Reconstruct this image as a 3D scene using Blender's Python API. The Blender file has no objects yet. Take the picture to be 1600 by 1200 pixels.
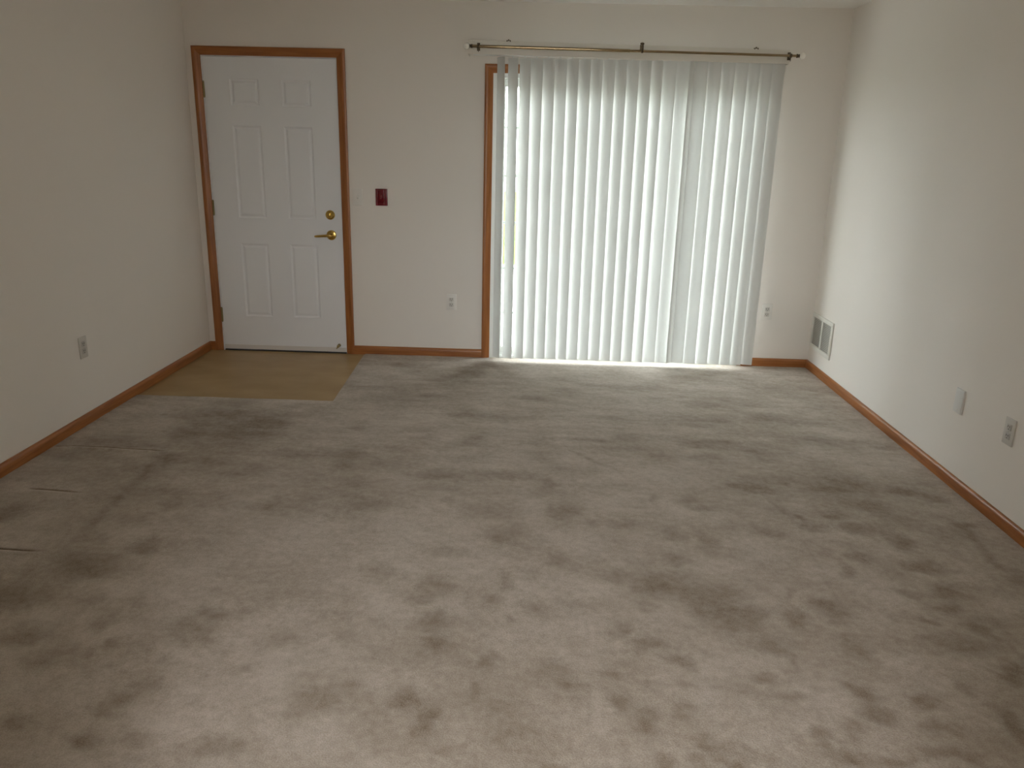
import bpy, bmesh, math, random
import numpy as np
from mathutils import Matrix, Vector

sc = bpy.context.scene
C = sc.collection
random.seed(4)
PI = math.pi

# ------------------------------------------------------------------ camera, sky, exposure
cam_d = bpy.data.cameras.new('camera')
cam = bpy.data.objects.new('camera', cam_d); C.objects.link(cam)
cam_d.sensor_width = 36.0; cam_d.lens = 27.995; cam_d.clip_start = 0.05; cam_d.clip_end = 500
_yaw, _pit, _rol = -0.0263, 0.2888, 0.0246
_F = Vector((math.sin(_yaw)*math.cos(_pit), math.cos(_yaw)*math.cos(_pit), -math.sin(_pit)))
_R0 = Vector((math.cos(_yaw), -math.sin(_yaw), 0)); _U0 = _R0.cross(_F)
_R = _R0*math.cos(_rol) + _U0*math.sin(_rol); _U = _U0*math.cos(_rol) - _R0*math.sin(_rol)
cam.matrix_world = Matrix(((_R.x, _U.x, -_F.x, 2.4198), (_R.y, _U.y, -_F.y, -5.7308), (_R.z, _U.z, -_F.z, 1.5022), (0, 0, 0, 1)))
sc.camera = cam

world = bpy.data.worlds.new('overcast_sky'); sc.world = world; world.use_nodes = True
_bg = world.node_tree.nodes['Background']
_bg.inputs['Color'].default_value = (0.96, 0.975, 1.03, 1); _bg.inputs['Strength'].default_value = 9.8

def portal(name, loc, rot, sx, sy):          # only guides sampling of the sky through an opening, gives no light
    d = bpy.data.lights.new(name, 'AREA'); d.shape = 'RECTANGLE'; d.size = sx; d.size_y = sy
    d.cycles.is_portal = True
    o = bpy.data.objects.new(name, d); C.objects.link(o); o.location = loc; o.rotation_euler = rot
portal('sky_portal_patio', (3.007, 0.17, 0.98), (-PI/2, 0, 0), 1.84, 1.98)
portal('sky_portal_rear', (2.45, -8.17, 1.40), (PI/2, 0, 0), 1.66, 1.7)

sun_d = bpy.data.lights.new('hazy_sun', 'SUN'); sun_d.energy = 0.35; sun_d.angle = math.radians(45); sun_d.color = (1.0, 0.98, 0.93)
sun = bpy.data.objects.new('hazy_sun', sun_d); C.objects.link(sun); sun.location = (-4, 8, 9)
sun.rotation_euler = Vector((0.66, -0.52, -0.54)).to_track_quat('-Z', 'Y').to_euler()

vs = sc.view_settings
sc.display_settings.display_device = 'sRGB'
vs.view_transform = 'Standard'; vs.look = 'None'; vs.gamma = 1.0; vs.exposure = 0.47
vs.use_curve_mapping = False
cy = sc.cycles
cy.max_bounces = 16; cy.diffuse_bounces = 10; cy.glossy_bounces = 4; cy.transmission_bounces = 10; cy.transparent_max_bounces = 12
cy.use_denoising = True; cy.sample_clamp_indirect = 8.0
cy.caustics_reflective = False; cy.caustics_refractive = False

# ------------------------------------------------------------------ helpers
W, H, REAR = 4.436, 2.42, -8.0

class MB:
    def __init__(s): s.v = []; s.f = []
    def add(s, v, f):
        o = len(s.v); s.v += [tuple(p) for p in v]; s.f += [tuple(i + o for i in q) for q in f]; return s
    def box(s, x0, x1, y0, y1, z0, z1):
        v = [(x, y, z) for z in (z0, z1) for y in (y0, y1) for x in (x0, x1)]
        return s.add(v, [(0, 2, 3, 1), (4, 5, 7, 6), (0, 1, 5, 4), (2, 6, 7, 3), (0, 4, 6, 2), (1, 3, 7, 5)])
    def bbox(s, x0, x1, y0, y1, z0, z1, b=0.002, seg=2):
        bm = bmesh.new(); bmesh.ops.create_cube(bm, size=1)
        for q in bm.verts:
            q.co = Vector(((x0 + x1)/2 + q.co.x*(x1 - x0), (y0 + y1)/2 + q.co.y*(y1 - y0), (z0 + z1)/2 + q.co.z*(z1 - z0)))
        bmesh.ops.bevel(bm, geom=list(bm.edges), offset=b, segments=seg, affect='EDGES', profile=0.5)
        bm.verts.index_update()
        s.add([q.co[:] for q in bm.verts], [[q.index for q in f.verts] for f in bm.faces]); bm.free(); return s
    def lathe(s, prof, origin=(0, 0, 0), axis='-y', n=24):
        # prof: (radius, distance along axis)
        o = Vector(origin)
        ax = {'-y': (Vector((1, 0, 0)), Vector((0, 0, 1)), Vector((0, -1, 0))), 'x': (Vector((0, 1, 0)), Vector((0, 0, 1)), Vector((1, 0, 0))),
              '-x': (Vector((0, -1, 0)), Vector((0, 0, 1)), Vector((-1, 0, 0))), 'z': (Vector((1, 0, 0)), Vector((0, 1, 0)), Vector((0, 0, 1)))}[axis]
        v = []; f = []
        for r, d in prof:
            for k in range(n):
                a = 2*PI*k/n
                v.append(o + ax[0]*(r*math.cos(a)) + ax[1]*(r*math.sin(a)) + ax[2]*d)
        for i in range(len(prof) - 1):
            for k in range(n):
                k2 = (k + 1) % n
                f.append((i*n + k, i*n + k2, (i + 1)*n + k2, (i + 1)*n + k))
        f.append(tuple(range(n))[::-1]); f.append(tuple((len(prof) - 1)*n + k for k in range(n)))
        return s.add(v, f)
    def tube(s, pts, rad, n=12):
        pts = [Vector(p) for p in pts]; rads = rad if isinstance(rad, (list, tuple)) else [rad]*len(pts)
        v = []; f = []
        for i, p in enumerate(pts):
            t = (pts[min(i + 1, len(pts) - 1)] - pts[max(i - 1, 0)]).normalized()
            ref = Vector((0, 0, 1)) if abs(t.z) < 0.9 else Vector((0, 1, 0))
            a = t.cross(ref).normalized(); b = t.cross(a)
            for k in range(n):
                w = 2*PI*k/n; v.append(p + a*(rads[i]*math.cos(w)) + b*(rads[i]*math.sin(w)))
        for i in range(len(pts) - 1):
            for k in range(n):
                k2 = (k + 1) % n; f.append((i*n + k, i*n + k2, (i + 1)*n + k2, (i + 1)*n + k))
        f.append(tuple(range(n))[::-1]); f.append(tuple((len(pts) - 1)*n + k for k in range(n)))
        return s.add(v, f)
    def mesh(s, name, m, smooth=False, angle=35):
        me = bpy.data.meshes.new(name); me.from_pydata(s.v, [], s.f); me.update()
        bm = bmesh.new(); bm.from_mesh(me); bmesh.ops.recalc_face_normals(bm, faces=bm.faces)
        if smooth:
            for e in bm.edges:
                e.smooth = len(e.link_faces) == 2 and e.calc_face_angle(0) < math.radians(angle)
            for q in bm.faces: q.smooth = True
        bm.to_mesh(me); bm.free()
        me.materials.append(m); return me
    def build(s, name, m, parent=None, smooth=False, loc=(0, 0, 0), rz=0):
        return link(name, s.mesh(name, m, smooth), parent, loc, rz)

def link(name, me, parent=None, loc=(0, 0, 0), rz=0):
    o = bpy.data.objects.new(name, me); C.objects.link(o); o.parent = parent
    o.location = loc; o.rotation_euler = (0, 0, rz); return o
def thing(name, label, cat, loc=(0, 0, 0), rz=0, group=None):
    o = link(name, None, None, loc, rz); tag(o, label, cat, group); return o
def tag(o, label, cat, group=None):
    o['label'] = label; o['category'] = cat
    if group: o['group'] = group
    return o
def struct(o, label=None):
    o['kind'] = 'structure'
    if label: o['label'] = label
    return o

# ------------------------------------------------------------------ materials
def mat(name, col, rough=0.5, metal=0.0, spec=0.5, bump=0.0, bscale=200.0, bdist=0.001):
    m = bpy.data.materials.new(name); m.use_nodes = True
    nt = m.node_tree; b = nt.nodes['Principled BSDF']
    b.inputs['Base Color'].default_value = (*col, 1); b.inputs['Roughness'].default_value = rough
    b.inputs['Metallic'].default_value = metal; b.inputs['Specular IOR Level'].default_value = spec
    if bump:
        tc = nt.nodes.new('ShaderNodeTexCoord'); n = nt.nodes.new('ShaderNodeTexNoise'); bp = nt.nodes.new('ShaderNodeBump')
        n.inputs['Scale'].default_value = bscale; n.inputs['Detail'].default_value = 3
        bp.inputs['Strength'].default_value = bump; bp.inputs['Distance'].default_value = bdist
        nt.links.new(tc.outputs['Object'], n.inputs['Vector']); nt.links.new(n.outputs['Fac'], bp.inputs['Height']); nt.links.new(bp.outputs['Normal'], b.inputs['Normal'])
    return m
def mixcol(m, c1, c2, scale, stretch=(1, 1, 1), lo=0.35, hi=0.65, detail=4, distort=0.0, rough=None):
    nt = m.node_tree; b = nt.nodes['Principled BSDF']
    tc = nt.nodes.new('ShaderNodeTexCoord'); mp = nt.nodes.new('ShaderNodeMapping'); n = nt.nodes.new('ShaderNodeTexNoise'); r = nt.nodes.new('ShaderNodeValToRGB')
    mp.inputs['Scale'].default_value = stretch; n.inputs['Scale'].default_value = scale; n.inputs['Detail'].default_value = detail; n.inputs['Distortion'].default_value = distort
    r.color_ramp.elements[0].position = lo; r.color_ramp.elements[1].position = hi
    r.color_ramp.elements[0].color = (*c1, 1); r.color_ramp.elements[1].color = (*c2, 1)
    nt.links.new(tc.outputs['Object'], mp.inputs['Vector']); nt.links.new(mp.outputs['Vector'], n.inputs['Vector'])
    nt.links.new(n.outputs['Fac'], r.inputs['Fac']); nt.links.new(r.outputs['Color'], b.inputs['Base Color'])
    return m

M = {}
M['wall'] = mat('wall_paint', (0.81, 0.775, 0.73), 0.75, spec=0.25, bump=0.25, bscale=260, bdist=0.0008)
M['ceiling'] = mat('ceiling_paint', (0.86, 0.84, 0.81), 0.85, spec=0.2, bump=0.5, bscale=90, bdist=0.003)
M['door'] = mat('door_paint', (0.81, 0.825, 0.85), 0.42, spec=0.4)
M['vinyl'] = mat('white_vinyl', (0.82, 0.84, 0.82), 0.35)
M['plate'] = mat('white_plastic', (0.78, 0.76, 0.72), 0.35)
M['blank'] = mat('blank_plate_grey', (0.70, 0.70, 0.68), 0.4)
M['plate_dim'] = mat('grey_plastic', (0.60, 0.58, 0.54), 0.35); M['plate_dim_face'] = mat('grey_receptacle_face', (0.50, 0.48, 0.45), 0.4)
M['slot'] = mat('dark_slot', (0.06, 0.055, 0.05), 0.6)
M['screw'] = mat('screw_metal', (0.55, 0.53, 0.5), 0.35, metal=1)
M['brass'] = mat('polished_brass', (0.62, 0.42, 0.12), 0.22, metal=1)
M['old_brass'] = mat('tarnished_brass', (0.30, 0.25, 0.12), 0.4, metal=1)
M['rod'] = mat('antique_brass_rod', (0.36, 0.27, 0.16), 0.09, metal=1)
M['bracket'] = mat('bronze_bracket', (0.12, 0.09, 0.06), 0.35, metal=1)
M['finial'] = mat('cream_finial', (0.88, 0.86, 0.80), 0.2)
M['red'] = mat('dark_red_gloss', (0.16, 0.006, 0.014), 0.12, spec=0.6)
M['redmark'] = mat('faded_red_mark', (0.30, 0.10, 0.10), 0.3)
M['vent'] = mat('register_enamel', (0.74, 0.73, 0.68), 0.4)
M['duct'] = mat('duct_metal', (0.40, 0.39, 0.36), 0.6)  # even mid-grey metal for the sheet behind the louvres
M['rubber'] = mat('dark_threshold', (0.03, 0.025, 0.02), 0.7)
M['sweep'] = mat('door_sweep_grey', (0.66, 0.63, 0.60), 0.5)
M['concrete'] = mixcol(mat('patio_concrete', (0.5, 0.45, 0.42), 0.9), (0.30, 0.275, 0.26), (0.38, 0.35, 0.33), 3.0)
M['grass'] = mixcol(mat('lawn', (0.2, 0.3, 0.06), 0.9, spec=0.1), (0.055, 0.085, 0.016), (0.085, 0.115, 0.026), 1.2)
M['asphalt'] = mat('road_surface', (0.22, 0.19, 0.18), 0.9)
M['bark'] = mat('bark', (0.10, 0.07, 0.05), 0.9)
M['leaf'] = mat('leaf_green', (0.05, 0.09, 0.02), 0.6)
M['soffit'] = mat('soffit_white', (0.7, 0.7, 0.68), 0.7)

def wood(name, stretch):
    m = mat(name, (0.3, 0.1, 0.03), 0.32, spec=0.45)
    return mixcol(m, (0.25, 0.085, 0.021), (0.40, 0.155, 0.044), 60.0, stretch, 0.3, 0.7, 5, 0.6)
M['oak_x'] = wood('oak_grain_along_x', (0.05, 1, 1)); M['oak_y'] = wood('oak_grain_along_y', (1, 0.05, 1)); M['oak_z'] = wood('oak_grain_along_z', (1, 1, 0.05))

def glass():
    m = bpy.data.materials.new('window_glass'); m.use_nodes = True; nt = m.node_tree; nt.nodes.clear()
    o = nt.nodes.new('ShaderNodeOutputMaterial'); mx = nt.nodes.new('ShaderNodeMixShader'); t = nt.nodes.new('ShaderNodeBsdfTransparent'); g = nt.nodes.new('ShaderNodeBsdfGlossy'); fr = nt.nodes.new('ShaderNodeFresnel')
    t.inputs['Color'].default_value = (0.93, 0.96, 0.94, 1); g.inputs['Roughness'].default_value = 0.01; fr.inputs['IOR'].default_value = 1.45
    ge = nt.nodes.new('ShaderNodeNewGeometry'); iv = nt.nodes.new('ShaderNodeMath'); iv.operation = 'SUBTRACT'; iv.inputs[0].default_value = 1.0
    ml = nt.nodes.new('ShaderNodeMath'); ml.operation = 'MULTIPLY'; nt.links.new(ge.outputs['Backfacing'], iv.inputs[1]); nt.links.new(iv.outputs[0], ml.inputs[0]); nt.links.new(fr.outputs['Fac'], ml.inputs[1])
    nt.links.new(ml.outputs[0], mx.inputs['Fac']); nt.links.new(t.outputs['BSDF'], mx.inputs[1]); nt.links.new(g.outputs['BSDF'], mx.inputs[2]); nt.links.new(mx.outputs['Shader'], o.inputs['Surface'])
    return m
def lamp_mat():
    m = bpy.data.materials.new('lit_diffuser'); m.use_nodes = True; bs = m.node_tree.nodes['Principled BSDF']
    bs.inputs['Base Color'].default_value = (0.8, 0.8, 0.78, 1); bs.inputs['Emission Color'].default_value = (1.0, 0.965, 0.98, 1); bs.inputs['Emission Strength'].default_value = LAMP
    return m
LAMP = 28.0
M['lamp'] = lamp_mat()
M['glass'] = glass()
M['wall_valance'] = mat('valance_pvc', (0.76, 0.72, 0.65), 0.45)

def slat_mat():
    m = bpy.data.materials.new('translucent_pvc_slat'); m.use_nodes = True; nt = m.node_tree; nt.nodes.clear()
    o = nt.nodes.new('ShaderNodeOutputMaterial'); mx = nt.nodes.new('ShaderNodeMixShader'); d = nt.nodes.new('ShaderNodeBsdfDiffuse'); t = nt.nodes.new('ShaderNodeBsdfTranslucent')
    d.inputs['Color'].default_value = (0.79, 0.79, 0.77, 1); t.inputs['Color'].default_value = (0.73, 0.745, 0.735, 1); mx.inputs['Fac'].default_value = SLAT_T
    nt.links.new(d.outputs['BSDF'], mx.inputs[1]); nt.links.new(t.outputs['BSDF'], mx.inputs[2])
    g = nt.nodes.new('ShaderNodeBsdfGlossy'); g.inputs['Roughness'].default_value = 0.35; m2 = nt.nodes.new('ShaderNodeMixShader'); m2.inputs['Fac'].default_value = 0.03
    nt.links.new(mx.outputs['Shader'], m2.inputs[1]); nt.links.new(g.outputs['BSDF'], m2.inputs[2]); nt.links.new(m2.outputs['Shader'], o.inputs['Surface'])
    return m
SLAT_T = 0.32
M['slat'] = slat_mat()

def carpet_mat():
    m = bpy.data.materials.new('taupe_plush_carpet'); m.use_nodes = True; nt = m.node_tree; b = nt.nodes['Principled BSDF']
    b.inputs['Roughness'].default_value = 0.95; b.inputs['Specular IOR Level'].default_value = 0.1
    b.inputs['Sheen Weight'].default_value = 0.15; b.inputs['Sheen Roughness'].default_value = 0.5
    at = nt.nodes.new('ShaderNodeAttribute'); at.attribute_name = 'nap_and_shade'
    tc = nt.nodes.new('ShaderNodeTexCoord')
    n1 = nt.nodes.new('ShaderNodeTexNoise'); n1.inputs['Scale'].default_value = 34; n1.inputs['Detail'].default_value = 5; n1.inputs['Roughness'].default_value = 0.65
    n2 = nt.nodes.new('ShaderNodeTexNoise'); n2.inputs['Scale'].default_value = 260; n2.inputs['Detail'].default_value = 3
    def math_(op, a, bv):
        k = nt.nodes.new('ShaderNodeMath'); k.operation = op
        for i, q in enumerate((a, bv)):
            if isinstance(q, (int, float)): k.inputs[i].default_value = q
            else: nt.links.new(q, k.inputs[i])
        return k.outputs[0]
    for n in (n1, n2): nt.links.new(tc.outputs['Object'], n.inputs['Vector'])
    f1 = math_('MULTIPLY', math_('SUBTRACT', n1.outputs['Fac'], 0.5), 0.8)
    f2 = math_('MULTIPLY', math_('SUBTRACT', n2.outputs['Fac'], 0.5), 0.85)
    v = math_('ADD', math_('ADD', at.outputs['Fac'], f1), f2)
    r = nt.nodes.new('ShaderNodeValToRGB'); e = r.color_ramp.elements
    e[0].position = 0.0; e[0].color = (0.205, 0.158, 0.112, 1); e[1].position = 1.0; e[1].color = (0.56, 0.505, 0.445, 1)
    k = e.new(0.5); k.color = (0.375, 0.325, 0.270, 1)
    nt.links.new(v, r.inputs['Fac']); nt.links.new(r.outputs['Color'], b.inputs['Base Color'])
    bp = nt.nodes.new('ShaderNodeBump'); bp.inputs['Strength'].default_value = 0.55; bp.inputs['Distance'].default_value = 0.004
    nt.links.new(n2.outputs['Fac'], bp.inputs['Height']); nt.links.new(bp.outputs['Normal'], b.inputs['Normal'])
    return m
M['carpet'] = carpet_mat()
M['entry'] = mixcol(mat('tan_entry_vinyl', (0.25, 0.19, 0.1), 0.45, spec=0.22, bump=0.15, bscale=30, bdist=0.002), (0.35, 0.240, 0.110), (0.43, 0.305, 0.155), 4.0, (0.8, 1.3, 1), 0.3, 0.75, 5)

# ------------------------------------------------------------------ room shell
T = 0.15
DX0, DX1, DZ1 = 0.092, 1.046, 2.062           # entry door rough opening
PX0, PX1, PZ1 = 2.088, 3.925, 1.984           # patio door rough opening
mb = MB()
mb.box(-T, DX0, 0, T, -0.2, H + .1); mb.box(DX0, DX1, 0, T, DZ1, H + .1); mb.box(DX1, PX0, 0, T, -0.2, H + .1)
mb.box(PX0, PX1, 0, T, PZ1, H + .1); mb.box(PX1, W + T, 0, T, -0.2, H + .1)
struct(mb.build('wall_back', M['wall']))
struct(MB().box(-T, 0, REAR - T, 0, -0.2, H + .1).build('wall_left', M['wall']))
struct(MB().box(W, W + T, REAR - T, 0, -0.2, H + .1).build('wall_right', M['wall']))
RX0, RX1, RZ0, RZ1 = 1.62, 3.28, 0.55, 2.25
mb = MB(); mb.box(0, RX0, REAR - T, REAR, -0.2, H + .1); mb.box(RX1, W, REAR - T, REAR, -0.2, H + .1)
mb.box(RX0, RX1, REAR - T, REAR, -0.2, RZ0); mb.box(RX0, RX1, REAR - T, REAR, RZ1, H + .1)
struct(mb.build('wall_rear', M['wall']))
struct(MB().box(0, W, REAR, 0, H, H + .1).build('ceiling', M['ceiling']))

# carpet: one continuous pile surface with brushed and trodden pile marks
def vnoise(x, y, seed):
    rng = np.random.RandomState(seed); g = rng.rand(64, 64)
    xi = np.floor(x).astype(int); yi = np.floor(y).astype(int); fx = x - xi; fy = y - yi
    fx = fx*fx*(3 - 2*fx); fy = fy*fy*(3 - 2*fy)
    a = g[xi % 64, yi % 64]; b = g[(xi + 1) % 64, yi % 64]; c = g[xi % 64, (yi + 1) % 64]; d = g[(xi + 1) % 64, (yi + 1) % 64]
    return (a*(1 - fx) + b*fx)*(1 - fy) + (c*(1 - fx) + d*fx)*fy
def fbm(x, y, seed, octv=4, gain=0.55):
    s = 0; a = 1; t = 0
    for i in range(octv):
        s = s + a*(vnoise(x*2**i + 11.3*i, y*2**i + 5.7*i, seed + i) - 0.5); t += a; a *= gain
    return s/t*2
BL=[(0.89,-1.75,0.17,0.24,1.0),(0.62,-1.48,0.21,0.22,0.8),(0.59,-1.82,0.16,0.13,0.7),(0.27,-1.93,0.22,0.09,0.8),(0.13,-2.13,0.09,0.05,0.5),(0.65,-2.14,0.06,0.08,0.6),(0.96,-3.01,0.06,0.06,0.8),(0.70,-2.99,0.07,0.05,0.6),(0.26,-2.80,0.06,0.09,0.8),(0.78,-3.18,0.14,0.08,1.0),(0.68,-3.39,0.12,0.10,1.0),(0.91,-2.65,0.04,0.05,0.6),(1.32,-2.58,0.03,0.05,0.5),(1.50,-2.13,0.05,0.06,0.5),(0.85,-3.61,0.06,0.05,0.9),(0.97,-3.72,0.07,0.04,0.8),(1.07,-3.54,0.04,0.05,0.7),(1.16,-3.63,0.02,0.03,0.9),(0.93,-3.40,0.04,0.04,0.6),(1.10,-3.39,0.05,0.03,0.7),(1.38,-3.46,0.06,0.03,0.7),(1.36,-3.58,0.10,0.07,0.8),(1.66,-3.57,0.06,0.06,0.8),(1.49,-3.42,0.03,0.03,0.5),(1.80,-3.41,0.05,0.04,0.5),(1.84,-3.87,0.06,0.05,0.8),(1.35,-3.83,0.06,0.04,0.7),(1.29,-3.92,0.06,0.05,0.9),(1.28,-4.04,0.03,0.03,0.9),(1.45,-4.04,0.04,0.03,0.7),(1.61,-4.07,0.08,0.04,0.6),(1.12,-3.69,0.02,0.02,0.6),(1.59,-3.73,0.04,0.03,0.6),(1.91,-3.81,0.05,0.03,0.4),(2.09,-3.84,0.03,0.04,0.7),(1.04,-3.99,0.03,0.02,0.7),(2.57,-2.61,0.07,0.11,1.0),(2.69,-2.68,0.04,0.04,0.9),(2.28,-2.22,0.18,0.05,0.8),(2.01,-2.23,0.12,0.05,0.6),(2.51,-2.31,0.04,0.10,0.7),(2.52,-1.97,0.06,0.12,0.5),(2.25,-2.59,0.10,0.08,0.8),(2.09,-2.53,0.03,0.07,0.5),(2.33,-2.82,0.08,0.08,0.7),(1.72,-2.58,0.07,0.06,0.5),(2.12,-1.75,0.08,0.08,0.7),(2.94,-1.62,0.07,0.05,0.7),(2.41,-0.97,0.16,0.05,0.7),(2.16,-1.37,0.15,0.05,0.7),(1.77,-0.99,0.10,0.07,0.5),(1.98,-0.46,0.11,0.13,0.9),(2.07,-0.18,0.09,0.09,0.8),(1.50,-0.25,0.11,0.07,0.8),(1.47,-1.57,0.05,0.08,0.5),(1.48,-2.03,0.08,0.08,0.5),(2.99,-2.41,0.02,0.04,0.8),(3.13,-2.42,0.05,0.05,0.8),(3.18,-2.50,0.05,0.04,0.8),(2.82,-2.67,0.11,0.04,0.6),(3.01,-2.75,0.05,0.05,0.7),(3.13,-2.80,0.04,0.08,0.8),(2.98,-2.98,0.06,0.05,0.8),(2.93,-3.15,0.12,0.11,1.0),(2.54,-2.99,0.06,0.05,0.6),(2.77,-3.13,0.06,0.05,0.7),(2.35,-3.18,0.03,0.08,0.6),(2.08,-3.27,0.06,0.08,0.8),(2.11,-3.45,0.05,0.07,0.8),(1.90,-3.16,0.06,0.07,0.5),(2.08,-2.97,0.07,0.04,0.6),(2.31,-3.32,0.03,0.04,0.8),(2.46,-3.32,0.04,0.03,0.7),(2.86,-3.31,0.03,0.04,0.8),(2.74,-3.47,0.04,0.04,0.8),(2.81,-3.55,0.03,0.03,0.8),(3.08,-3.34,0.09,0.08,1.0),(1.85,-3.54,0.05,0.03,0.5),(2.38,-3.43,0.02,0.02,0.7),(3.98,-1.28,0.35,0.09,0.7),(4.00,-1.57,0.25,0.08,0.7),(4.31,-1.64,0.07,0.04,0.9),(3.49,-0.99,0.12,0.05,0.6),(3.58,-1.22,0.08,0.06,0.6),(3.38,-1.67,0.28,0.06,0.6),(3.60,-1.84,0.07,0.11,0.7),(3.11,-1.92,0.07,0.09,0.5),(3.32,-1.90,0.07,0.07,0.5),(3.86,-2.18,0.17,0.11,0.9),(4.18,-2.24,0.08,0.06,0.9),(4.28,-2.30,0.06,0.04,0.9),(3.63,-2.20,0.03,0.03,0.7),(3.50,-2.27,0.09,0.06,0.7),(3.52,-2.46,0.02,0.09,0.6),(3.39,-2.25,0.09,0.04,0.6),(3.95,-2.42,0.07,0.07,0.7),(3.76,-2.52,0.06,0.04,0.8),(3.58,-2.56,0.02,0.04,0.9),(3.60,-2.65,0.05,0.04,0.9),(3.78,-2.64,0.07,0.05,0.8),(3.93,-2.77,0.05,0.07,0.9),(3.95,-2.93,0.08,0.06,1.0),(3.94,-3.13,0.07,0.06,1.0),(3.89,-3.24,0.05,0.03,0.8),(4.27,-2.57,0.06,0.03,0.8),(3.72,-2.91,0.04,0.03,0.8),(3.62,-2.89,0.04,0.04,0.7),(3.62,-3.01,0.02,0.06,0.8),(3.81,-3.14,0.05,0.03,0.8),(3.80,-3.03,0.04,0.05,0.5),(3.95,-3.36,0.04,0.05,1.0),(3.79,-3.34,0.03,0.02,0.7),(3.81,-3.45,0.11,0.04,0.7),(3.48,-3.26,0.05,0.07,0.8),(3.37,-3.19,0.02,0.04,0.7),(3.36,-3.34,0.04,0.06,0.9),(3.07,-3.24,0.11,0.11,0.9),(3.14,-3.34,0.09,0.07,0.9),(2.84,-3.53,0.04,0.03,0.9),(2.91,-3.60,0.05,0.03,1.0),(3.20,-3.49,0.04,0.04,0.7),(3.46,-3.49,0.06,0.06,0.8),(3.44,-2.71,0.05,0.06,0.6),(4.24,-3.05,0.07,0.07,1.0),(2.12,-3.57,0.04,0.03,0.8),(2.33,-3.63,0.03,0.04,0.9),(2.10,-3.85,0.03,0.03,1.0),(2.16,-3.92,0.03,0.04,1.0),(2.29,-3.78,0.02,0.04,0.7),(2.51,-3.66,0.05,0.04,0.4),(2.70,-3.79,0.04,0.03,0.9),(2.77,-3.87,0.04,0.04,0.9),(2.69,-3.69,0.03,0.02,0.6),(2.57,-3.74,0.04,0.02,0.5),(2.89,-3.72,0.03,0.02,0.7),(2.88,-3.85,0.03,0.04,0.7),(2.23,-4.03,0.03,0.02,0.6),(2.82,-4.03,0.02,0.03,0.9),(2.51,-4.05,0.02,0.01,0.6),(2.89,-4.02,0.02,0.02,0.6),(3.15,-3.68,0.03,0.02,0.9),(3.19,-3.75,0.05,0.02,0.7),(3.41,-3.72,0.03,0.04,0.9),(3.41,-3.81,0.05,0.04,0.9),(3.58,-3.74,0.04,0.04,1.0),(3.56,-3.85,0.05,0.03,1.0),(3.22,-3.91,0.02,0.05,0.9),(3.33,-3.88,0.04,0.02,0.8),(3.71,-3.68,0.03,0.03,0.7),(3.92,-3.61,0.04,0.04,1.0),(3.53,-3.98,0.09,0.03,0.9),(2.99,-4.02,0.03,0.02,0.9),(2.94,-3.96,0.03,0.02,0.6),(3.28,-3.97,0.05,0.02,0.6),(3.80,-3.85,0.03,0.08,1.0),(3.40,-3.99,0.07,0.02,0.8),(3.26,-3.56,0.01,0.07,0.4)]
LN=[(0.60,-2.08,0.67,-3.00,0.022,0.7),(2.63,-1.86,2.86,-2.11,0.013,0.8),(2.49,-1.68,2.84,-1.70,0.017,0.7),(4.27,-2.57,4.22,-3.09,0.016,0.9),(3.57,-1.63,3.53,-3.31,0.008,0.4),(3.97,-3.43,3.99,-3.53,0.008,0.6),(0.67,-1.91,0.62,-2.18,0.019,0.4)]
EX, EY = 1.185, -1.15                          # the entry inset by the door
xs = np.concatenate([np.linspace(0, EX, 80), np.linspace(EX, W, 218)[1:]])
ys = np.concatenate([np.linspace(0, EY, 78), np.linspace(EY, -4.4, 218)[1:], np.linspace(-4.4, REAR, 40)[1:]])
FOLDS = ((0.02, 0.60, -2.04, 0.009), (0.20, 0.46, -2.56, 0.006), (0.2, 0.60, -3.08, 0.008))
ys = -np.unique(np.round(-np.concatenate([ys] + [np.linspace(f_[2] - .06, f_[2] + .05, 40) for f_ in FOLDS]), 5))
X, Y = np.meshgrid(xs, ys)
Xw = X + 0.070*fbm(X*6, Y*6, 3, 5, 0.7); Yw = Y + 0.070*fbm(X*6 + 40, Y*6, 9, 5, 0.7)
nap_and_shade = 0.60 + 0.20*fbm(X*1.3, Y*1.3, 21, 3) + 0.26*fbm(X*5.5 + 0.8*Y, Y*7.5, 31, 5, 0.62)
nap_and_shade += 0.22*fbm(X*5, Y*20, 51, 4)*np.clip((Y + 3.2)/1.6, 0.25, 1) + 0.12*fbm(X*16 + 9*Y, Y*16, 61, 3)
dark = np.zeros_like(X)
for bx_, by_, rx_, ry_, s_ in BL:
    d2 = ((Xw - bx_)/(rx_*1.15))**2 + ((Yw - by_)/(ry_*1.15))**2
    dark = np.maximum(dark, s_*np.exp(-d2**1.4))
for x0, y0, x1, y1, w_, s_ in LN:
    dx, dy = x1 - x0, y1 - y0; L2 = dx*dx + dy*dy
    Xl = X + 0.35*(Xw - X); Yl = Y + 0.35*(Yw - Y); t = np.clip(((Xl - x0)*dx + (Yl - y0)*dy)/L2, 0, 1)
    d2 = ((Xl - x0 - t*dx)**2 + (Yl - y0 - t*dy)**2)/(w_*1.2)**2; s_ = s_*0.75
    dark = np.maximum(dark, s_*np.exp(-d2))
nap_and_shade = nap_and_shade - 0.42*dark
Z = 0.004*(nap_and_shade - 0.6) + 0.0015*fbm(X*3, Y*3, 77, 3)
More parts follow.
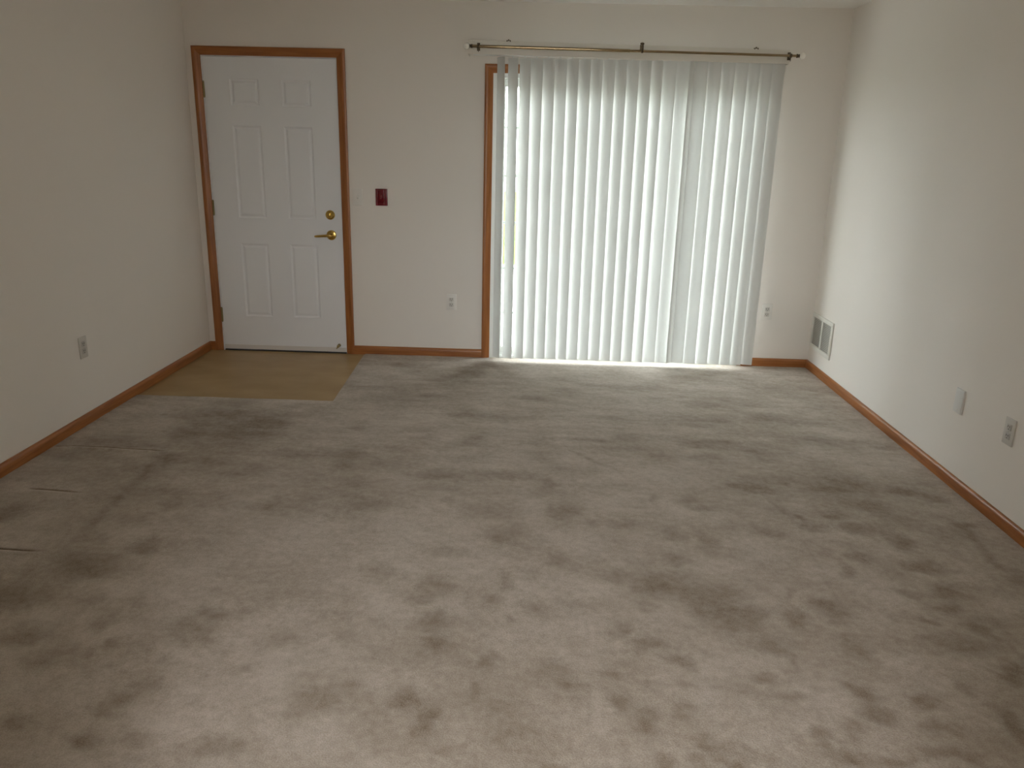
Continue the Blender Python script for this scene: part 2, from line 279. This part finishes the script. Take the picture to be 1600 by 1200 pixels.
for x0, x1, yc, hgt in FOLDS:
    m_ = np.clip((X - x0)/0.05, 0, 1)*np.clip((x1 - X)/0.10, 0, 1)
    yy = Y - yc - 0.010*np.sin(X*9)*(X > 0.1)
    Z += hgt*m_*(0.8*np.exp(-((yy + 0.022)/0.018)**2) - 1.2*np.exp(-(yy/0.006)**2))     # a loose fold in the carpet with a crease
    nap_and_shade += m_*(0.20*np.exp(-((yy + 0.016)/0.010)**2) - 1.3*np.exp(-(yy/0.008)**2))  # crease shade and lit near lip painted into the carpet colour
sl = (Y + 0.6)*(-0.045)*np.exp(-((X - EX)/0.08)**2)*(Y > EY - 0.3)*np.clip((Y - EY + 0.3)/0.3, 0, 1)
ny, nx = X.shape
inset = (X < EX + 1e-6) & (Y > EY - 1e-6)
edge = inset & ((np.abs(X - EX) < 1e-6) | (np.abs(Y - EY) < 1e-6))
Z = np.where(edge, -0.006, Z + 0.001)
Xs = X + sl
V = np.stack([Xs.ravel(), Y.ravel(), Z.ravel()], 1)
Fq = []
hole = inset & ~edge
idx = np.arange(ny*nx).reshape(ny, nx)
cellmid_x = (xs[:-1] + xs[1:])/2; cellmid_y = (ys[:-1] + ys[1:])/2
keep = ~((cellmid_x[None, :] < EX) & (cellmid_y[:, None] > EY))
q = np.stack([idx[:-1, :-1], idx[1:, :-1], idx[1:, 1:], idx[:-1, 1:]], -1)[keep]
me = bpy.data.meshes.new('floor'); me.from_pydata(V.tolist(), [], q.tolist()); me.update()
at = me.attributes.new('nap_and_shade', 'FLOAT', 'POINT'); at.data.foreach_set('value', nap_and_shade.ravel().astype(np.float32))
me.materials.append(M['carpet']); me.polygons.foreach_set('use_smooth', [True]*len(me.polygons))
bmv = bmesh.new(); bmv.from_mesh(me); bmesh.ops.delete(bmv, geom=[v for v in bmv.verts if not v.link_faces], context='VERTS'); bmv.to_mesh(me); bmv.free()
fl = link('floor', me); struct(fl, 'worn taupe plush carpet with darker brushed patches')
struct(MB().box(0, EX + .03, EY - .02, 0.0, -0.02, -0.0055).build('floor_entry', M['entry']), 'flat tan vinyl square in front of the white door')
struct(MB().box(-T, W + T, REAR - T, T, -0.3, -0.2).build('floor_slab', M['concrete']))

# baseboards
def base_profile():
    return [(0, 0), (0.013, 0), (0.0135, 0.040), (0.0125, 0.052), (0.009, 0.060), (0.004, 0.0635), (0, 0.064)]   # (out from wall, height)
def baseboard(p0, p1, out, m0, m1, mkey, name, parent=None):
    # run from p0 to p1, `out` = direction into the room; m0 / m1 = 1 for an inside mitre at that end
    d = (Vector(p1) - Vector(p0)); d.normalize(); o = Vector(out); v = []; f = []; pr = base_profile(); n = len(pr)
    for e, (p, m) in enumerate(((p0, m0), (p1, m1))):
        for a, z in pr:
            s = a if e == 0 else -a
            v.append(Vector(p) + o*a + d*(s*m) + Vector((0, 0, z)))
    for i in range(n):
        j = (i + 1) % n; f.append((i, j, n + j, n + i))
    f.append(tuple(range(n))); f.append(tuple(range(n, 2*n)))
    return MB().add(v, f).build(name, M[mkey], parent, True)
struct(baseboard((0, REAR, -.004), (0, 0, -.004), (1, 0, 0), 0, 1, 'oak_y', 'baseboard_left'))
struct(baseboard((W, REAR, -.004), (W, 0, -.004), (-1, 0, 0), 0, 1, 'oak_y', 'baseboard_right'))
bbk = struct(link('baseboard_back', None))
baseboard((0, 0, -.004), (0.046, 0, -.004), (0, -1, 0), 1, 0, 'oak_x', 'board', bbk)
baseboard((1.087, 0, -.004), (2.037, 0, -.004), (0, -1, 0), 0, 0, 'oak_x', 'board', bbk)
baseboard((3.976, 0, -.004), (W, 0, -.004), (0, -1, 0), 0, 1, 'oak_x', 'board', bbk)

# door casings: three mitred lengths of moulding each
CP = [(0, 0), (0, 0.008), (0.003, 0.0095), (0.010, 0.0095), (0.013, 0.0115), (0.030, 0.013), (0.036, 0.0165), (0.048, 0.017), (0.054, 0.0155), (0.057, 0.012), (0.057, 0)]
def casing(name, xi0, xi1, zi, label):
    t = struct(link(name, None), label); n = len(CP)
    def strip(A, B, mk):     # A, B: functions (u, h) -> point
        v = [A(u, h) for u, h in CP] + [B(u, h) for u, h in CP]
        f = [(i, (i + 1) % n, n + (i + 1) % n, n + i) for i in range(n)] + [tuple(range(n)), tuple(range(n, 2*n))]
        MB().add(v, f).build('casing', M[mk], t, True)
    strip(lambda u, h: (xi0 - u, -h, -0.004), lambda u, h: (xi0 - u, -h, zi + u), 'oak_z')
    strip(lambda u, h: (xi1 + u, -h, -0.004), lambda u, h: (xi1 + u, -h, zi + u), 'oak_z')
    strip(lambda u, h: (xi0 - u, -h, zi + u), lambda u, h: (xi1 + u, -h, zi + u), 'oak_x')
casing('trim_1', 0.102, 1.032, 2.053, 'reddish oak casing around the white entry door')
casing('trim_2', 2.093, 3.919, 1.979, 'reddish oak casing around the patio door, mostly behind the blinds')

# ------------------------------------------------------------------ entry door
SX0, SX1, SZ0, SZ1 = 0.1105, 1.0265, 0.006, 2.0455
d1 = struct(link('door_1', None), 'white six-panel entry door with brass lever and deadbolt')
jb = MB(); jb.box(DX0, SX0 - .002, 0.0, T, -0.02, DZ1); jb.box(SX1 + .002, DX1, 0.0, T, -0.02, DZ1); jb.box(SX0 - .002, SX1 + .002, 0.0, T, SZ1 + .003, DZ1)
jb.box(SX0 - .002, SX0 + .012, 0.052, T, -0.02, SZ1 + .003); jb.box(SX1 - .012, SX1 + .002, 0.052, T, -0.02, SZ1 + .003); jb.box(SX0, SX1, 0.052, T, SZ1 - .012, SZ1 + .003)
jb.build('door_frame', M['door'], d1)
MB().bbox(SX0 - .002, SX1 + .002, 0.004, T, -0.02, 0.002, 0.002).build('threshold', M['rubber'], d1)
FY = 0.003                                     # face of the slab
panels = []
PXL = [(0.287, 0.487), (0.645, 0.845)]
PZL = [(0.258, 0.792), (0.974, 1.602), (1.734, 1.906)]
xc = [SX0, PXL[0][0], PXL[0][1], PXL[1][0], PXL[1][1], SX1]; zc = [SZ0, *PZL[0], *PZL[1], *PZL[2], SZ1]
v = [(x, FY, z) for z in zc for x in xc]; f = []
for j in range(len(zc) - 1):
    for i in range(len(xc) - 1):
        if i in (1, 3) and j in (1, 3, 5): continue
        f.append((j*6 + i, j*6 + i + 1, (j + 1)*6 + i + 1, (j + 1)*6 + i))
slab = MB().add(v, f)
slab.add([(SX0, FY, SZ0), (SX1, FY, SZ0), (SX1, FY, SZ1), (SX0, FY, SZ1), (SX0, FY + .045, SZ0), (SX1, FY + .045, SZ0), (SX1, FY + .045, SZ1), (SX0, FY + .045, SZ1)],
         [(0, 1, 5, 4), (1, 2, 6, 5), (2, 3, 7, 6), (3, 0, 4, 7), (4, 5, 6, 7)])
slab.build('slab', M['door'], d1)
for (x0, x1) in PXL:
    for (z0, z1) in PZL:
        prof = [(0, 0), (0.004, 0.004), (0.011, 0.0075), (0.017, 0.0070), (0.023, 0.0030), (0.032, 0.0012), (0.036, 0.0012)]
        v = []; f = []
        for ins, dep in prof:
            v += [(x0 + ins, FY + dep, z0 + ins), (x1 - ins, FY + dep, z0 + ins), (x1 - ins, FY + dep, z1 - ins), (x0 + ins, FY + dep, z1 - ins)]
        for k in range(len(prof) - 1):
            for c in range(4): f.append((4*k + c, 4*k + (c + 1) % 4, 4*k + 4 + (c + 1) % 4, 4*k + 4 + c))
        f.append(tuple(4*(len(prof) - 1) + c for c in range(4)))
        MB().add(v, f).build('panel', M['door'], d1)
MB().bbox(SX0 + .001, SX1 - .001, -0.001, FY, SZ0 + .001, SZ0 + .034, 0.001).build('door_sweep', M['sweep'], d1)
for zc_ in (1.835, 1.04, 0.266):
    h = MB(); h.tube([(SX0 - .0015, -0.004, zc_ - .05), (SX0 - .0015, -0.004, zc_ + .05)], 0.0055, 10)
    for k in (-.053, .053): h.lathe([(0.0001, -.003), (.0045, -.002), (.0045, .002), (.0001, .003)], (SX0 - .0015, -0.004, zc_ + k), 'z', 10)
    h.box(SX0 - .004, SX0 + .003, -0.002, FY + .0008, zc_ - .05, zc_ + .05)
    h.build('hinge', M['old_brass'], d1, True)
# deadbolt and lever
db = MB().lathe([(0.0335, 0), (0.0335, 0.004), (0.030, 0.009), (0.024, 0.012), (0.022, 0.014), (0.0005, 0.0145)], (0.945, FY, 1.010)).build('deadbolt', M['brass'], d1, True)
MB().bbox(0.9405, 0.9495, FY - .030, FY - .013, 0.994, 1.026, 0.003).build('thumb_turn', M['brass'], db, True)
lv = MB().lathe([(0.0355, 0), (0.0355, 0.004), (0.032, 0.009), (0.020, 0.012), (0.013, 0.016), (0.012, 0.042), (0.010, 0.046), (0.0005, 0.0465)], (0.948, FY, 0.868)).build('lever_rose', M['brass'], d1, True)
MB().tube([(0.952, FY - .042, 0.868), (0.935, FY - .046, 0.868), (0.905, FY - .048, 0.866), (0.872, FY - .046, 0.863), (0.846, FY - .041, 0.861), (0.836, FY - .037, 0.860)], [.0105, .0105, .0095, .0085, .0075, .005], 12).build('lever', M['brass'], lv, True)
stp = MB().lathe([(0.012, 0), (0.012, 0.003), (0.006, 0.006), (0.006, 0.028), (0.010, 0.030), (0.010, 0.040), (0.0005, 0.042)], (0.975, -0.001, 0.058), n=14)
stp.tube([(0.975, -.030, 0.056), (0.966, -.034, 0.046), (0.962, -.036, 0.038)], [.005, .005, .004], 8)
stp.build('door_stop', M['old_brass'], d1, True)

# ------------------------------------------------------------------ sliding patio door
d2 = struct(link('door_2', None), 'white vinyl sliding glass patio door with grilles behind the blinds')
fr = MB(); fr.bbox(PX0, PX0 + .034, -0.004, T, -0.02, PZ1); fr.build('jamb', M['vinyl'], d2)
MB().bbox(PX1 - .034, PX1, -0.004, T, -0.02, PZ1).build('jamb', M['vinyl'], d2)
MB().bbox(PX0 + .034, PX1 - .034, -0.004, T, PZ1 - .034, PZ1).build('head', M['vinyl'], d2)
sl_ = MB().bbox(PX0 + .034, PX1 - .034, -0.004, T, -0.02, 0.018)
for yy in (0.03, 0.075, 0.12): sl_.box(PX0 + .034, PX1 - .034, yy - .004, yy + .004, 0.018, 0.030)
sl_.build('sill_track', M['vinyl'], d2)
def sash(name, x0, x1, yc, handle=None):
    s = link(name, None, d2); z0, z1 = 0.024, PZ1 - .036; b = 0.052; y0, y1 = yc - .017, yc + .017
    MB().bbox(x0, x0 + b, y0, y1, z0, z1, .003).build('stile', M['vinyl'], s); MB().bbox(x1 - b, x1, y0, y1, z0, z1, .003).build('stile', M['vinyl'], s)
    MB().bbox(x0 + b, x1 - b, y0, y1, z1 - .05, z1, .003).build('rail', M['vinyl'], s); MB().bbox(x0 + b, x1 - b, y0, y1, z0, z0 + .055, .003).build('rail', M['vinyl'], s)
    MB().box(x0 + b - .005, x1 - b + .005, yc - .003, yc + .003, z0 + .05, z1 - .045).build('pane', M['glass'], s)
    for zz in (0.332, 0.658, 0.985, 1.310, 1.632): MB().box(x0 + b, x1 - b, yc + .004, yc + .010, zz - .008, zz + .008).build('muntin', M['vinyl'], s)
    for k in (1, 2):
        xx = x0 + b + (x1 - x0 - 2*b)*k/3; MB().box(xx - .008, xx + .008, yc + .0105, yc + .0165, z0 + .05, z1 - .045).build('muntin', M['vinyl'], s)
    if handle: MB().bbox(handle - .013, handle + .013, y0 - .03, y0 - .001, 0.90, 1.12, .006).build('handle', M['vinyl'], s)
sash('sash', PX0 + .036, 3.030, 0.055)
sash('sash', 2.984, PX1 - .036, 0.100, None)

# rear window, behind the camera: the second source of daylight
w1 = struct(link('window_1', None))
MB().bbox(RX0, RX0 + .05, REAR - T, REAR + .01, RZ0, RZ1).build('window_frame', M['vinyl'], w1); MB().bbox(RX1 - .05, RX1, REAR - T, REAR + .01, RZ0, RZ1).build('window_frame', M['vinyl'], w1)
MB().bbox(RX0 + .05, RX1 - .05, REAR - T, REAR + .01, RZ0, RZ0 + .05).build('window_sill', M['vinyl'], w1); MB().bbox(RX0 + .05, RX1 - .05, REAR - T, REAR + .01, RZ1 - .05, RZ1).build('window_frame', M['vinyl'], w1)
MB().bbox(RX0 + .05, RX1 - .05, REAR - .09, REAR - .05, 1.53, 1.57).build('meeting_rail', M['vinyl'], w1)
MB().box(RX0 + .045, RX1 - .045, REAR - .075, REAR - .069, RZ0 + .045, RZ1 - .045).build('pane', M['glass'], w1)

# ------------------------------------------------------------------ outdoors
struct(MB().box(-60, 60, -60, 29, -0.42, -0.30).build('ground_lawn', M['grass']))
struct(MB().box(-60, 60, 29, 140, -0.42, -0.29).build('ground_road', M['asphalt']))
struct(MB().box(-3, 9, T, 5.6, -0.35, -0.10).build('ground_patio', M['concrete']), 'pale concrete patio outside the sliding door')
struct(MB().box(-4, 9, -24, REAR - T - .01, -0.35, -0.10).build('ground_bounce', M['concrete']))  # unseen slab added to bounce daylight up through the rear window
struct(MB().box(-1, W + 1, T, T + 0.55, 2.52, 2.62).build('roof_eave', M['soffit']))
def tree(name, label, loc, trunk_h, r, zc_, nleaf, seed):
    rng = random.Random(seed); t = thing(name, label, 'tree', loc, 0, 'trees on the lawn')
    tr = MB().tube([(0, 0, 0), (0.03, 0.02, trunk_h*.5), (0, 0, trunk_h), (0.05, 0, zc_)], [.13, .10, .08, .04], 8)
    for k in range(6):
        a = k*1.05; tr.tube([(0, 0, trunk_h + .15*k), (r*.4*math.cos(a), r*.4*math.sin(a), trunk_h + .15*k + .5), (r*.75*math.cos(a), r*.75*math.sin(a), trunk_h + .15*k + .8)], [.05, .03, .015], 6)
    tr.build('trunk', M['bark'], t)
    v = []; f = []
    for i in range(nleaf):
        while True:
            p = Vector((rng.uniform(-1, 1), rng.uniform(-1, 1), rng.uniform(-1, 1)))
            if p.length < 1: break
        p = Vector((p.x*r, p.y*r, zc_ + p.z*r*1.1)); s = rng.uniform(.07, .14)
        e = Matrix.Rotation(rng.uniform(0, 6.3), 3, 'Z') @ Matrix.Rotation(rng.uniform(-1.2, 1.2), 3, 'X')
        o = len(v); v += [p + e @ Vector(c) for c in ((0, -s, 0), (s*.45, 0, s*.12), (0, s, 0), (-s*.45, 0, s*.12))]; f += [(o, o + 1, o + 2), (o, o + 2, o + 3)]
    fo = MB().add(v, f).build('foliage', M['leaf'], t); fo['kind'] = 'stuff'
tree('shade_tree', 'leafy green tree glimpsed through the blind gaps beside the lawn', (5.15, 11.5, -.30), 1.0, 2.0, 2.6, 2600, 5)

# ------------------------------------------------------------------ vertical blind
vb = thing('vertical_blind', 'white vertical blind with tilted translucent slats covering the patio door', 'blind', (0, 0, 0))
def slat_mesh():
    w, sag, th, n = 0.089, 0.0075, 0.0011, 10; v = []; f = []
    z0, z1 = 0.0, 2.038
    sec = []
    for k in range(n + 1):
        x = -w/2 + w*k/n; sec.append((x, -sag*(1 - (2*x/w)**2) + sag*.5))
    ring = sec + [(x, y + th) for x, y in sec[::-1]]
    m = len(ring); zz = [z0, z1]
    for z in zz: v += [(x, y, z) for x, y in ring]
    for i in range(m):
        j = (i + 1) % m; f.append((i, j, m + j, m + i))
    for k in range(n): f.append((k, k + 1, m - 2 - k, m - 1 - k)); f.append((m + k, m + k + 1, 2*m - 2 - k, 2*m - 1 - k))
    return MB().add(v, f).mesh('slat', M['slat'], True)
sm = slat_mesh()
hm = MB().bbox(-.006, .006, -.0012, .0012, 0, .034, .0008, 1).mesh('hanger', M['vinyl'])
N = 24; ang = [34]*N
for k, a in {0: 54, 1: 40, 2: 33, 3: 28, 4: 23, 5: 16, 6: 30, 7: 21, 8: 22, 9: 22, 10: 23, 11: 23, 12: 28, 13: 38, 14: 15, 15: 3, 16: -50, 17: 5, 18: 14, 19: 22, 20: 21, 21: 22, 22: 21, 23: 14}.items(): ang[k] = a
rj = random.Random(8)
for k in range(N):
    x = 2.146 + k*(3.958 - 2.146)/(N - 1) + rj.uniform(-.002, .002) + {14: .006, 15: .014, 16: .008, 17: -.024, 18: -.014, 19: -.006}.get(k, 0)
    s = link('slat', sm, vb, (x, -0.100, 0.030 + rj.uniform(-.002, .002)), -math.radians(ang[k] + rj.uniform(-1.2, 1.2)))
    link('hanger', hm, s, (0, 0.0, 2.032))
MB().bbox(1.965, 3.985, -.122, -.080, 2.078, 2.118, .003).build('headrail', M['vinyl'], vb)
va = MB(); va.bbox(1.932, 4.012, -.153, -.149, -.042, .044, .0015); va.bbox(1.932, 1.936, -.149, -.012, -.042, .044, .001); va.bbox(4.008, 4.012, -.149, -.012, -.042, .044, .001)
vo = va.build('valance', M['wall_valance'], vb, loc=(0, 0, 0))
vo.location = (0, 0, 2.121 + 0.0092*1.932); vo.rotation_euler = (0, 0.0092, 0)
for x in (2.197, 3.794):
    z = 2.1655 - (x - 2.0)*0.0092
    cl = MB(); cl.bbox(x - .014, x + .014, -.155, -.110, z, z + .004, .001); cl.bbox(x - .014, x - .008, -.156, -.1535, z - .006, z + .004, .001); cl.bbox(x + .008, x + .014, -.156, -.1535, z - .006, z + .004, .001); cl.bbox(x - .004, x + .004, -.150, -.142, z, z + .010, .002)
    cl.build('valance_clip', M['bracket'], vb)

# ------------------------------------------------------------------ curtain rod
cr = thing('curtain_rod', 'slim antique brass curtain rod with cream ball finials above the blinds', 'curtain rod', (0, 0, 0))
def rz(x): return 2.1235 - (x - 1.96)*0.0085 - 0.0
RY = -0.190
MB().tube([(1.963, RY, rz(1.963)), (2.5, RY, rz(2.5)), (2.98, RY, rz(2.98))], 0.0098, 20).build('outer_tube', M['rod'], cr, True)
MB().tube([(2.975, RY, rz(2.975)), (3.5, RY, rz(3.5)), (4.045, RY, rz(4.045))], 0.0078, 20).build('inner_tube', M['rod'], cr, True)
for x, sg in ((1.963, -1), (4.045, 1)):
    z = rz(x); ax = '-x' if sg < 0 else 'x'
    c = MB().lathe([(0.0105, -.002), (0.0125, 0), (0.0125, .006), (0.0085, .010), (0.0115, .014), (0.0115, .017)], (x, RY, z), ax, 20).build('collar', M['bracket'], cr, True)
    ball = [(max(.0005, .021*math.sin(a)), .036 - .021*math.cos(a)) for a in [PI*k/12 for k in range(13)]]
    MB().lathe(ball, (x, RY, z), ax, 24).build('finial', M['finial'], c, True)
for x in (2.002, 4.006):
    z = rz(x)
    b = MB().bbox(x - .006, x + .006, RY - .013, -.1535, z - .003, z + .003, .002); b.tube([(x - .007, RY, z), (x + .007, RY, z)], .0128, 18); b.bbox(x - .010, x + .010, -.157, -.1535, z - .024, z + .024, .0015)
    bo = b.build('bracket', M['bracket'], cr, True)
    MB().tube([(x + .002, RY, z - .010), (x + .002, RY, z - .034)], .0022, 8).build('set_screw', M['bracket'], bo, True)
x = 3.058; z = rz(x)
b = MB().bbox(x - .007, x + .007, RY - .004, -.1535, z + .036, z + .041, .0015); b.bbox(x - .012, x + .012, -.157, -.1535, z + .012, z + .042, .0015)
b.bbox(x - .0025, x + .0025, RY - .003, RY + .003, z + .006, z + .038, .001); b.tube([(x - .006, RY, z), (x + .006, RY, z)], .0115, 18)
bo = b.build('bracket', M['bracket'], cr, True)
MB().lathe([(.010, 0), (.013, .003), (.013, .010), (.008, .013), (.0005, .014)], (x, RY + .014, z + .040), 'z', 16).build('knob', M['bracket'], bo, True)

# ------------------------------------------------------------------ wall plates
def plate_mesh(w, h, d=0.006):
    return MB().bbox(-w/2, w/2, -d, 0, -h/2, h/2, .0022, 3)
def outlet(label, loc, rz_, mk='plate', w=.072, h=.116):
    t = thing('wall_outlet', label, 'outlet', loc, rz_, 'duplex wall outlets')
    plate_mesh(w, h).build('cover_plate', M[mk], t, True)
    for s in (-1, 1):
        zc_ = s*.0195
        r = MB().bbox(-.0165, .0165, -.0085, -.005, zc_ - .0142, zc_ + .0142, .0025, 3).build('receptacle', M[mk + '_face'], t, True)
        for dx, hh in ((-.0065, .0045), (.0065, .0038)): MB().box(dx - .0014, dx + .0014, -.0091, -.0084, zc_ + .003 - hh, zc_ + .003 + hh).build('slot', M['slot'], r)
        MB().lathe([(.0026, 0), (.0026, .0006)], (0, -.0085, zc_ - .0085), '-y', 10).build('ground_hole', M['slot'], r)
    MB().lathe([(.0032, 0), (.0030, .001), (.0005, .0014)], (0, -.006, 0), '-y', 12).build('screw', M['screw'], t, True)
M['plate_face'] = mat('receptacle_face', (0.62, 0.60, 0.56), 0.4)
outlet('white duplex outlet on the back wall between the two doors', (1.812, 0, .410), 0)
outlet('white duplex outlet on the back wall just right of the blinds', (4.100, 0, .405), 0)
outlet('duplex outlet low on the left wall beside the entry door', (0, -1.652, .418), PI/2, 'plate_dim')
outlet('duplex outlet on the right wall, nearest the camera', (W, -2.506, .405), -PI/2, 'plate_dim')
# blank plate
t = thing('blank_wall_plate', 'plain white blank plate on the right wall beside the outlet', 'wall plate', (W, -2.092, .407), -PI/2)
plate_mesh(.072, .116, .009).build('cover_plate', M['blank'], t, True)
for s in (-1, 1): MB().lathe([(.0032, 0), (.0030, .001), (.0005, .0014)], (0, -.009, s*.042), '-y', 12).build('screw', M['plate'], t, True)
# toggle switch
t = thing('light_switch', 'white toggle light switch next to the entry door casing', 'switch', (1.1465, 0, 1.140), 0)
plate_mesh(.070, .115).build('cover_plate', M['plate'], t, True)
MB().bbox(-.0055, .0055, -.0068, -.0055, -.0125, .0125, .0006).build('toggle_slot', M['plate_face'], t)
tg = MB().bbox(-.004, .004, -.018, 0, -.005, .005, .0015).build('toggle', M['plate'], t, True, (0, -.004, 0)); tg.rotation_euler = (math.radians(-25), 0, 0)
for s in (-1, 1): MB().lathe([(.0032, 0), (.0030, .001), (.0005, .0014)], (0, -.006, s*.030), '-y', 12).build('screw', M['plate'], t, True)
# dark red plate
t = thing('red_wall_plate', 'glossy dark red wall plate with ribbed edges right of the white switch', 'wall plate', (1.317, 0, 1.143), 0)
plate_mesh(.084, .116, .012).build('body', M['red'], t, True)
MB().bbox(-.023, .023, -.0185, -.011, -.034, .056, .004, 3).build('raised_panel', M['red'], t, True)
for s in (-1, 1): MB().tube([(s*.0295, -.012, -.054), (s*.0295, -.012, .054)], .0045, 12).build('rib', M['red'], t, True)
MB().bbox(-.023, .023, -.0165, -.011, -.054, -.037, .003, 3).build('lower_lip', M['red'], t, True)
mk = MB()
for i in range(5): mk.bbox(-.009 + i*.0012, .006 + i*.0012 - abs(i - 2)*.003, -.0192, -.0184, -.010 + i*.006 - .0008, -.010 + i*.006 + .0012, .0003, 1)
mk.build('faded_print', M['redmark'], t)

# ------------------------------------------------------------------ air register on the right wall
t = thing('air_register', 'white metal floor-level air register on the right wall by the corner', 'vent', (W, -0.222, .292), -PI/2)
w2, h2 = .2025, .1275
fr = MB()
for (x0, x1, z0, z1) in ((-w2, w2, h2 - .030, h2), (-w2, w2, -h2, -h2 + .030), (-w2, -w2 + .030, -h2 + .030, h2 - .030), (w2 - .030, w2, -h2 + .030, h2 - .030)):
    fr.bbox(x0, x1, -.011, 0, z0, z1, .003, 2)
fr.build('frame', M['vent'], t, True)
MB().bbox(-.014, .014, -.009, 0, -h2 + .028, h2 - .028, .002).build('centre_bar', M['vent'], t, True)
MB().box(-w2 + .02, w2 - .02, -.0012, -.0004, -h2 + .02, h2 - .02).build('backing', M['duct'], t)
for s in (-1, 1):
    lo = MB(); x0, x1 = (.014, w2 - .030) if s > 0 else (-w2 + .030, -.014)
    n = 17
    for k in range(n):
        zc_ = -h2 + .036 + (2*h2 - .072)*k/(n - 1)
        lo.add([(x0, -.009, zc_ + .001), (x1, -.009, zc_ + .001), (x1, -.002, zc_ - .005), (x0, -.002, zc_ - .005), (x0, -.009, zc_), (x1, -.009, zc_), (x1, -.002, zc_ - .006), (x0, -.002, zc_ - .006)],
               [(0, 1, 2, 3), (7, 6, 5, 4), (0, 4, 5, 1), (2, 6, 7, 3), (0, 3, 7, 4), (1, 5, 6, 2)])
    o = lo.build('louvres', M['vent'], t); o['kind'] = 'stuff'
for s in (-1, 1): MB().lathe([(.004, 0), (.0038, .0012), (.0005, .002)], (s*(w2 - .015), -.011, 0), '-y', 12).build('screw', M['vent'], t, True)

# ------------------------------------------------------------------ the room behind the camera: an opening between added walls, and its ceiling light
struct(MB().box(0, 1.82, -5.17, -5.05, -0.2, H).build('wall_shade_left', M['wall'])); struct(MB().box(3.12, W, -5.17, -5.05, -0.2, H).build('wall_shade_right', M['wall']))  # unseen walls added to shade the left side and floor corners
t = thing('ceiling_lamp', 'rectangular fluorescent ceiling light in the room behind the camera', 'lamp', (2.46, -6.7, H), 0)
lb = MB()
for (x0, x1, y0, y1) in ((-.30, -.27, -.60, .60), (.27, .30, -.60, .60), (-.27, .27, -.60, -.57), (-.27, .27, .57, .60)): lb.bbox(x0, x1, y0, y1, -.075, 0, .003)
lb.build('lamp_frame', M['vent'], t)
MB().bbox(-.27, .27, -.57, .57, -.085, -.06, .008).build('diffuser', M['lamp'], t, True)
